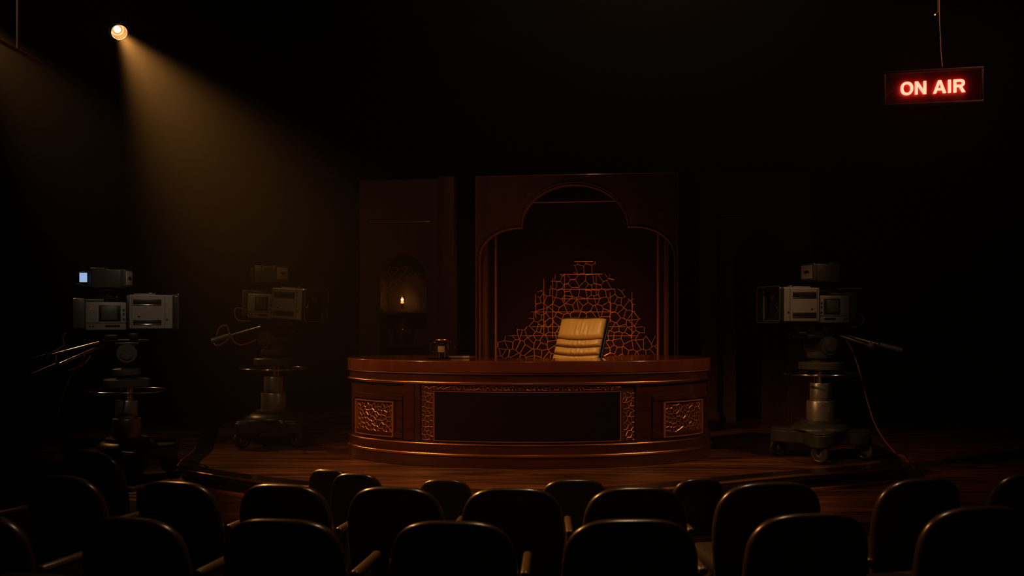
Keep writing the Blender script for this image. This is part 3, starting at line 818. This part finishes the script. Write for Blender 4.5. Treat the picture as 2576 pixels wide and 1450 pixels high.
# ------------------------------------------------------------------ ON AIR sign
SD = 6.5
sp = at(2345, 220, SD)
sign = thing('on_air_sign', 'red lit ON AIR sign hanging from the ceiling by a cable', 'sign', sp, R(-12))
SW, SH = .69, .263
b = NB()
for (x0, x1, z0, z1) in ((-SW / 2, SW / 2, SH / 2 - .018, SH / 2), (-SW / 2, SW / 2, -SH / 2, -SH / 2 + .018), (-SW / 2, -SW / 2 + .018, -SH / 2 + .018, SH / 2 - .018), (SW / 2 - .018, SW / 2, -SH / 2 + .018, SH / 2 - .018)):
    box(b, x0, x1, -.022, .03, z0, z1, .003)
box(b, -SW / 2 + .01, SW / 2 - .01,   .021, .03, -SH / 2 + .01, SH / 2 - .01)
obj('housing', b, M['signbox'], sign)
b = NB(); box(b, -SW / 2 + .017, SW / 2 - .017, .0, .02, -SH / 2 + .017, SH / 2 - .017); obj('face', b, M['signface'], sign)
LU = .0955 / 145          # letter units: cap height 145
def ring_prism(bm, outer, inner, y0, y1):
    n = len(outer); q = []
    for lp_, y in ((outer, y0), (inner, y0), (inner, y1), (outer, y1)):
        q.append([bm.verts.new((x, y, z)) for x, z in lp_])
    for a_, b_ in ((0, 1), (1, 2), (2, 3), (3, 0)):
        for i in range(n):
            j = (i + 1) % n; bm.faces.new((q[a_][i], q[a_][j], q[b_][j], q[b_][i]))
def letter(parts, rings=()):
    b = NB()
    for p in parts: prism(b, [((x - 733) * LU, (z - 72.5) * LU - .002) for x, z in p], -.020, -.008, 'xz')
    for o_, i_ in rings: ring_prism(b, [((x - 733) * LU, (z - 72.5) * LU - .002) for x, z in o_], [((x - 733) * LU, (z - 72.5) * LU - .002) for x, z in i_], -.020, -.008)
    obj('letter', b, M['signlight'], sign)
def ell(cx, cz, a, c, n=44, p=.9): return [(cx + a * math.copysign(abs(math.cos(2 * PI * k / n)) ** p, math.cos(2 * PI * k / n)), cz + c * math.copysign(abs(math.sin(2 * PI * k / n)) ** p, math.sin(2 * PI * k / n))) for k in range(n)]
letter([], [(ell(462, 72.5, 66, 75), ell(462, 72.5, 37, 49))])
letter([[(548, 0), (548, 145), (578, 145), (637, 48), (637, 145), (665, 145), (665, 0), (635, 0), (576, 97), (576, 0)]])
letter([[(738, 0), (790, 145), (806, 145), (806, 112), (769, 0)], [(873, 0), (821, 145), (805, 145), (805, 112), (842, 0)], [(768, 33), (777, 57), (834, 57), (843, 33)]])
letter([[(893, 0), (893, 145), (922, 145), (922, 0)]])
bowl_o = [(950 + 28, 145)] + [(1024 + 42 * math.sin(R(k)), 102 + 43 * math.cos(R(k))) for k in range(0, 181, 12)] + [(950 + 28, 59)]
bowl_i = [(950 + 28, 120)] + [(1020 + 18 * math.sin(R(k)), 102 + 18 * math.cos(R(k))) for k in range(0, 181, 12)] + [(950 + 28, 84)]
letter([[(950, 0), (950, 145), (979, 145), (979, 0)], [(1006, 62), (1034, 66), (1071, 0), (1038, 0)]], [(bowl_o, bowl_i)])
b = NB(); pts = [at(2370, 168, SD), at(2367, 140, SD), at(2365, 100, SD), at(2363, 60, SD), at(2362, 0, SD), at(2360, -200, SD), Vector((at(2358, 0, SD).x, SD, 6.2))]
inv = Matrix.Rotation(R(12), 4, 'Z')
tube(b, smooth_path([inv @ (p - sp) for p in pts], 6), .0042, 6); obj('hanging_cable', b, M['cable'], sign)
b = NB(); pts = [at(2359, 30, SD + .02), at(2358, -100, SD + .02), Vector((at(2358, 0, SD).x - .02, SD + .02, 6.2))]
tube(b, [inv @ (p - sp) for p in pts], .003, 6); obj('power_lead', b, M['cable'], sign)
b = NB(); bmesh.ops.create_icosphere(b, subdivisions=2, radius=.006, matrix=Matrix.Translation(inv @ (at(2352, 37, SD) - sp))); q = inv @ (at(2359, 30, SD + .02) - sp)
obj('indicator_lamp', b, M['tinylamp'], sign)
b = NB(); tube(b, [inv @ (at(2352, 37, SD) - sp), q], .003, 6); obj('lamp_holder', b, M['black'], sign)
for px in (2316, 2348, 2368):
    p = inv @ (at(px, 171, SD) - sp); b = NB(); cyl(b, (p.x, 0.0, SH / 2 - .002), (p.x, 0.0, SH / 2 + .016), .005, seg=10); obj('lug', b, M['chrome'], sign)

# ------------------------------------------------------------------ the spotlight
LD = 9.5
lp = at(299, 80, LD)
v = (Vector((0, 0, HC)) - lp).normalized()
w0 = Vector((.57, 0, -.82)); w = (w0 - v * w0.dot(v)).normalized()
BA = R(28)
axis = (v * math.cos(BA) + w * math.sin(BA)).normalized()
spot = thing('stage_spotlight', 'glowing round stage spotlight hanging high at the upper left', 'spotlight', lp)
Q = axis.to_track_quat('Z', 'Y').to_matrix().to_4x4()
b = NB(); lathe(b, [(.088, .02), (.084, .022), (.080, .0), (.080, -.07), (.03, -.12), (.0, -.12), (0, -.30), (.07, -.30), (.10, -.27), (.10, -.05), (.094, .0)], 44, Q, closed=False); obj('housing', b, M['lampbody'], spot)
b = NB(); lathe(b, [(.0795, -.002), (.074, -.035), (.058, -.07), (.034, -.09), (0, -.097)], 44, Q); obj('reflector', b, M['reflector'], spot)
b = NB(); lathe(b, [(0, -.03), (.022, -.036), (.036, -.05), (.036, -.07), (.02, -.085), (0, -.09)], 30, Q); obj('bulb', b, M['bulb'], spot)
b = NB(); torus(b, .062, .004, -.055, 44, 8, Q); torus(b, .0815, .0035, .012, 48, 8, Q); obj('lens_ring', b, M['lampring'], spot)
side = axis.cross(Vector((0, 0, 1))).normalized()
top = Vector((0, 0, 1))
b = NB(); cen = -axis * .15
tube(b, smooth_path([cen + side * .115, cen + side * .125 + top * .1, cen + side * .08 + top * .22, cen + top * .25, cen - side * .08 + top * .22, cen - side * .125 + top * .1, cen - side * .115], 6), .01, 8)
cyl(b, cen - side * .125, cen + side * .125, .014, seg=12); obj('yoke', b, M['shelldark'], spot)
b = NB(); cyl(b, cen + top * .25, cen + top * .56, .013, seg=12); box(b, cen.x - .04, cen.x + .04, cen.y - .03, cen.y + .03, cen.z + .50, cen.z + .578, .006); obj('clamp', b, M['black'], spot)
for k in range(4):
    a = R(90 * k + 20); u, v2 = frame_of(axis)
    rad = u * math.cos(a) + v2 * math.sin(a); tan = -u * math.sin(a) + v2 * math.cos(a)
    b = NB(); p0 = rad * .097 + axis * .012; out = (rad * .6 - axis * 1.0).normalized()
    q = [p0 - tan * .06, p0 + tan * .06, p0 + out * .10 + tan * .085, p0 + out * .10 - tan * .085]
    n = out.cross(tan).normalized() * .002
    A = [b.verts.new(x + n) for x in q]; Bv = [b.verts.new(x - n) for x in q]
    b.faces.new(A); b.faces.new(Bv[::-1])
    for i in range(4): j = (i + 1) % 4; b.faces.new((A[i], Bv[i], Bv[j], A[j]))
    obj('barn_door', b, M['lampbody'], spot)
barz = lp.z + cen.z + .605
lb_ = thing('lighting_bar', 'black overhead lighting pipe carrying the spotlight', 'lighting bar', (lp.x + cen.x, lp.y + cen.y, barz))
b = NB(); cyl(b, (-2.4, 0, 0), (6, 0, 0), .025, seg=16); obj('pipe', b, M['black'], lb_)
for x in (-1.6, 1.2, 4.6):
    b = NB(); cyl(b, (x, 0, 0), (x, 0, 6.2 - barz), .008, seg=8); obj('drop_rod', b, M['black'], lb_)

# overhead gantry at the top left corner
gp = at(47, 122, 6.0)
gan = thing('lighting_gantry', 'dark overhead gantry rail with hanger in the upper left corner', 'gantry', (gp.x, 6.0, gp.z))
p0 = at(-40, 74, 5.3); p1 = at(75, 145, 6.5)
b = NB(); dd = Vector((gp.x - .005, 0, gp.z)); 
cyl(b, (-.013, -1.2, -.013), (-.013, .32, -.013), .013, seg=16); obj('rail', b, M['setmould'], gan)
b = NB(); box(b, -.012, .004, -.01, .01, 0, 6.2 - gp.z, .003); obj('hanger', b, M['shelldark'], gan)

# ------------------------------------------------------------------ audience seats
def make_seat():
    t = thing('theatre_seat', '', 'seat')
    w = .52; Hh = .90
    # back: shaped shell, gently curved, rounded shoulders; origin at floor under the back
    b = NB(); rows = []
    n = 26
    def outline(scale, y, inset):
        pts = []
        W2 = w / 2 - inset; zt = Hh - inset; zb_ = .34 + inset; sv = .30 - inset; zm = zt - sv
        for k in range(6): pts.append((-W2 * (.90 + .10 * k / 6), zb_ + (zm - zb_) * k / 6))
        for k in range(33):
            a = PI - PI * k / 32; c = math.cos(a); q = math.sin(a)
            pts.append((W2 * math.copysign(abs(c) ** .62, c), zm + sv * abs(q) ** .62))
        for k in range(5, -1, -1): pts.append((W2 * (.90 + .10 * k / 6), zb_ + (zm - zb_) * k / 6))
        return [(x, y + .10 * (x / .26) ** 2 * .35 - .10 * ((z - .34) / .56), z) for x, z in pts]
    loft(b, [outline(1, -.035 + 0, .035), outline(1, -.032, .012), outline(1, -.018, .002), outline(1, 0, 0), outline(1, .018, .002), outline(1, .032, .012), outline(1, .036, .035)])
    obj('backrest', b, M['vinyl'], t, angle=60)
    b = NB()
    loft(b, [outline(1, .034, .05), outline(1, .06, .055), outline(1, .068, .08)]); obj('back_cushion', b, M['seatcloth'], t, angle=60)
    b = NB(); box(b, -.23, .23, .04, .46, .36, .46, .04, seg=3); obj('seat', b, M['seatcloth'], t)
    for s in (1,):
        b = NB(); box(b, s * .285 - .018, s * .285 + .018, -.02, .34, .63, .665, .014, seg=3); a = obj('armrest', b, M['armwood'], t)
        b = NB(); box(b, s * .285 - .012, s * .285 + .012, .05, .24, .01, .64, .004); box(b, s * .285 - .018, s * .285 + .018, .0, .3, 0, .02, .004); obj('side_frame', b, M['black'], a)
    b = NB(); box(b, -.23, .29, .12, .2, .30, .36, .008); obj('crossbar', b, M['black'], t)
    return t
proto = make_seat()
def copy_tree(o, parent=None):
    c = o.copy(); C.objects.link(c)
    if parent: c.parent = parent
    for k in list(o.children): copy_tree(k, c)
    return c
seats = []
GR = 'dark audience seats seen from behind'
#   centre px, top py, width m, back height m or None, depth or None, label
def seat(px, py, wid, label, height=.90, depth=None, first=[True]):
    drop = HC - (AUD_Z + height)
    d = F * drop / (py - HY) if depth is None else depth
    if depth is not None: height = HC - (py - HY) * d / F - AUD_Z
    X = (px - CX) / F * d
    o = proto if first[0] else copy_tree(proto)
    first[0] = False
    o.location = (X, d + .08, AUD_Z)
    o.rotation_euler = (0, 0, math.atan2(-(0.25 - X), 10.5 - d) * .75)
    o.scale = (wid / .52, 1 if height > .8 else .85, height / .90)
    tag(o, label, 'seat', GR); seats.append(o)
# front row (nearest the stage), low backs
seat(832, 1181, .34, 'low dark seat half hidden behind another, below the left desk end', depth=6.08)
seat(899, 1191, .36, 'low dark seat overlapping the one before the desk left end', depth=5.5)
seat(1121, 1206, .385, 'low dark seat in front of the desk left carving', depth=6.02)
seat(1445, 1206, .47, 'low dark seat in the front row straight below the leather chair', depth=5.98)
seat(1756, 1204, .38, 'low dark seat in front of the right end of the desk', depth=6.02)
seat(232, 1133, .56, 'dark rounded seat right in front of the far left camera')
# second row
n2 = [(-120, 1182, .50), (165, 1195, .54), (450, 1210, .50), (716, 1217, .52), (995, 1224, .52), (1290, 1226, .54), (1600, 1224, .55), (1935, 1212, .60), (2312, 1202, .54), (2578, 1187, .52)]
l2 = ['dark seat of the middle row cut off by the left frame edge', 'dark seat in the middle row with orange glints, left end', 'dark seat in the middle row left of the curved stage corner',
      'dark seat in the middle row before the curved stage corner', 'dark seat in the middle row below the left part of the desk', 'dark seat in the middle row below the desk centre',
      'dark seat in the middle row below the right part of the desk', 'wide dark seat in the middle row with bright highlight below the right camera', 'dark seat in the middle row with red glint, right of the right camera', 'dark seat in the middle row cut by the right frame edge']
for (px, py, wd), lb2 in zip(n2, l2): seat(px, py, wd, lb2)
n1 = [(-55, 1288, .55), (335, 1300, .52), (712, 1304, .56), (1140, 1309, .56), (1588, 1304, .60), (2036, 1290, .58), (2455, 1273, .58)]
l1 = ['blurred dark seat in the nearest full row, cut by the left edge', 'blurred dark seat in the nearest full row, second from left', 'blurred dark seat in the nearest full row, third from left',
      'blurred dark seat in the nearest full row, left of centre', 'blurred dark seat in the nearest full row, right of centre', 'blurred dark seat in the nearest full row, second from right', 'blurred dark seat in the nearest full row, at the right edge']
for (px, py, wd), lb1 in zip(n1, l1): seat(px, py, wd, lb1)
seat(105, 1441, .52, 'dark seat barely showing at the bottom left corner')

# ------------------------------------------------------------------ lights
def spotlamp(name, loc, target, watts, color, size_deg, blend=.5, radius=.08):
    l = bpy.data.lights.new(name, 'SPOT'); l.energy = watts; l.color = color; l.spot_size = R(size_deg); l.spot_blend = blend; l.shadow_soft_size = radius
    o = bpy.data.objects.new(name, l); C.objects.link(o); o.location = loc
    o.rotation_euler = (Vector(target) - Vector(loc)).to_track_quat('-Z', 'Y').to_euler(); return o
spotlamp('visible_spot_beam', lp + axis * .03, lp + axis * 5, 2500, (1.0, .40, .085), 32, 1.0, .05)
spotlamp('left_grid_lamp', (-5.2, 5.2, 5.6), (.1, 8.3, .4), 760, (1.0, .46, .15), 40, .7, .18)
spotlamp('right_grid_lamp', (5.6, 5.6, 5.6), (.9, 8.3, .4), 420, (1.0, .55, .27), 34, .7, .18)
spotlamp('right_camera_lamp', (-.2, 4.2, 6.0), (3.0, 8.7, .95), 105, (1.0, .72, .46), 18, .8, .10)
spotlamp('centre_fill', (.2, 3.4, 6.1), (.2, 8.4, .5), 35, (1.0, .36, .10), 44, .8, .18)  # added fill with no fixture, reddens the middle of the desk front
spotlamp('left_camera_fill', (-1.2, 3.2, 5.9), (-3.55, 8.6, 1.66), 280, (1.0, .78, .58), 15, 1.0, .10)  # added unseen light that brightens the left camera alone
spotlamp('middle_camera_fill', (-3.4, 4.4, 6.0), (-2.6, 9.7, 1.1), 110, (1.0, .58, .26), 22, .8, .10)  # dedicated fill, added to lift the middle camera out of the dark
spotlamp('chair_key_lamp', (-1.4, 5.0, 5.9), (.72, 9.6, 1.3), 750, (1.0, .62, .24), 13, .6, .10)
spotlamp('left_back_lamp', (-7.9, 12.6, 6.0), (-2.8, 8.6, 1.25), 560, (1.0, .44, .13), 25, .7, .08)
spotlamp('audience_edge_lamp', (1.2, 6.4, 6.1), (.3, 4.2, .3), 330, (1.0, .58, .26), 64, .8, .10)
spotlamp('set_wash_fill', (-1.2, 6.2, 6.1), (-1.3, 12.6, 2.0), 60, (1.0, .45, .22), 44, .9, .1)  # added weak wash to brighten the left scenic wall, no fixture there
nl = bpy.data.lights.new('niche_lamp_glow', 'POINT'); nl.energy = 0.55; nl.color = (1.0, .5, .14); nl.shadow_soft_size = .012
no = bpy.data.objects.new('niche_lamp_glow', nl); C.objects.link(no); no.location = Vector(wall_world(wu(1012, .24), .24, lz + .185))
spotlamp('lattice_uplight', (.95, 11.4, .8), (.95, 12.6, 1.3), 75, (1.0, .40, .12), 130, 1.0, .1)

# ------------------------------------------------------------------ world: faint haze
wd = bpy.data.worlds.new('studio haze'); bpy.context.scene.world = wd; wd.use_nodes = True
nt = wd.node_tree
nt.nodes['Background'].inputs['Color'].default_value = (0, 0, 0, 1); nt.nodes['Background'].inputs['Strength'].default_value = 0
HAZE = 0.006
vs = nt.nodes.new('ShaderNodeVolumeScatter'); vs.inputs['Anisotropy'].default_value = .85; vs.inputs['Density'].default_value = HAZE
nt.links.new(vs.outputs['Volume'], nt.nodes['World Output'].inputs['Volume'])

# ------------------------------------------------------------------ camera and view
cd = bpy.data.cameras.new('camera'); cam = bpy.data.objects.new('camera', cd); C.objects.link(cam)
cam.location = (0, 0, HC); cam.rotation_euler = (PI / 2, 0, 0)
cd.sensor_width = 36; cd.lens = 36 * F / 2576
cd.shift_y = (HY - 725) / 2576
cd.dof.use_dof = True; cd.dof.focus_distance = 8.8; cd.dof.aperture_fstop = 2.2
cd.clip_end = 100
sc = bpy.context.scene; sc.camera = cam
sc.view_settings.view_transform = 'Standard'; sc.view_settings.look = 'None'; sc.view_settings.gamma = 1.0; sc.view_settings.exposure = 0.0
sc.view_settings.use_curve_mapping = False
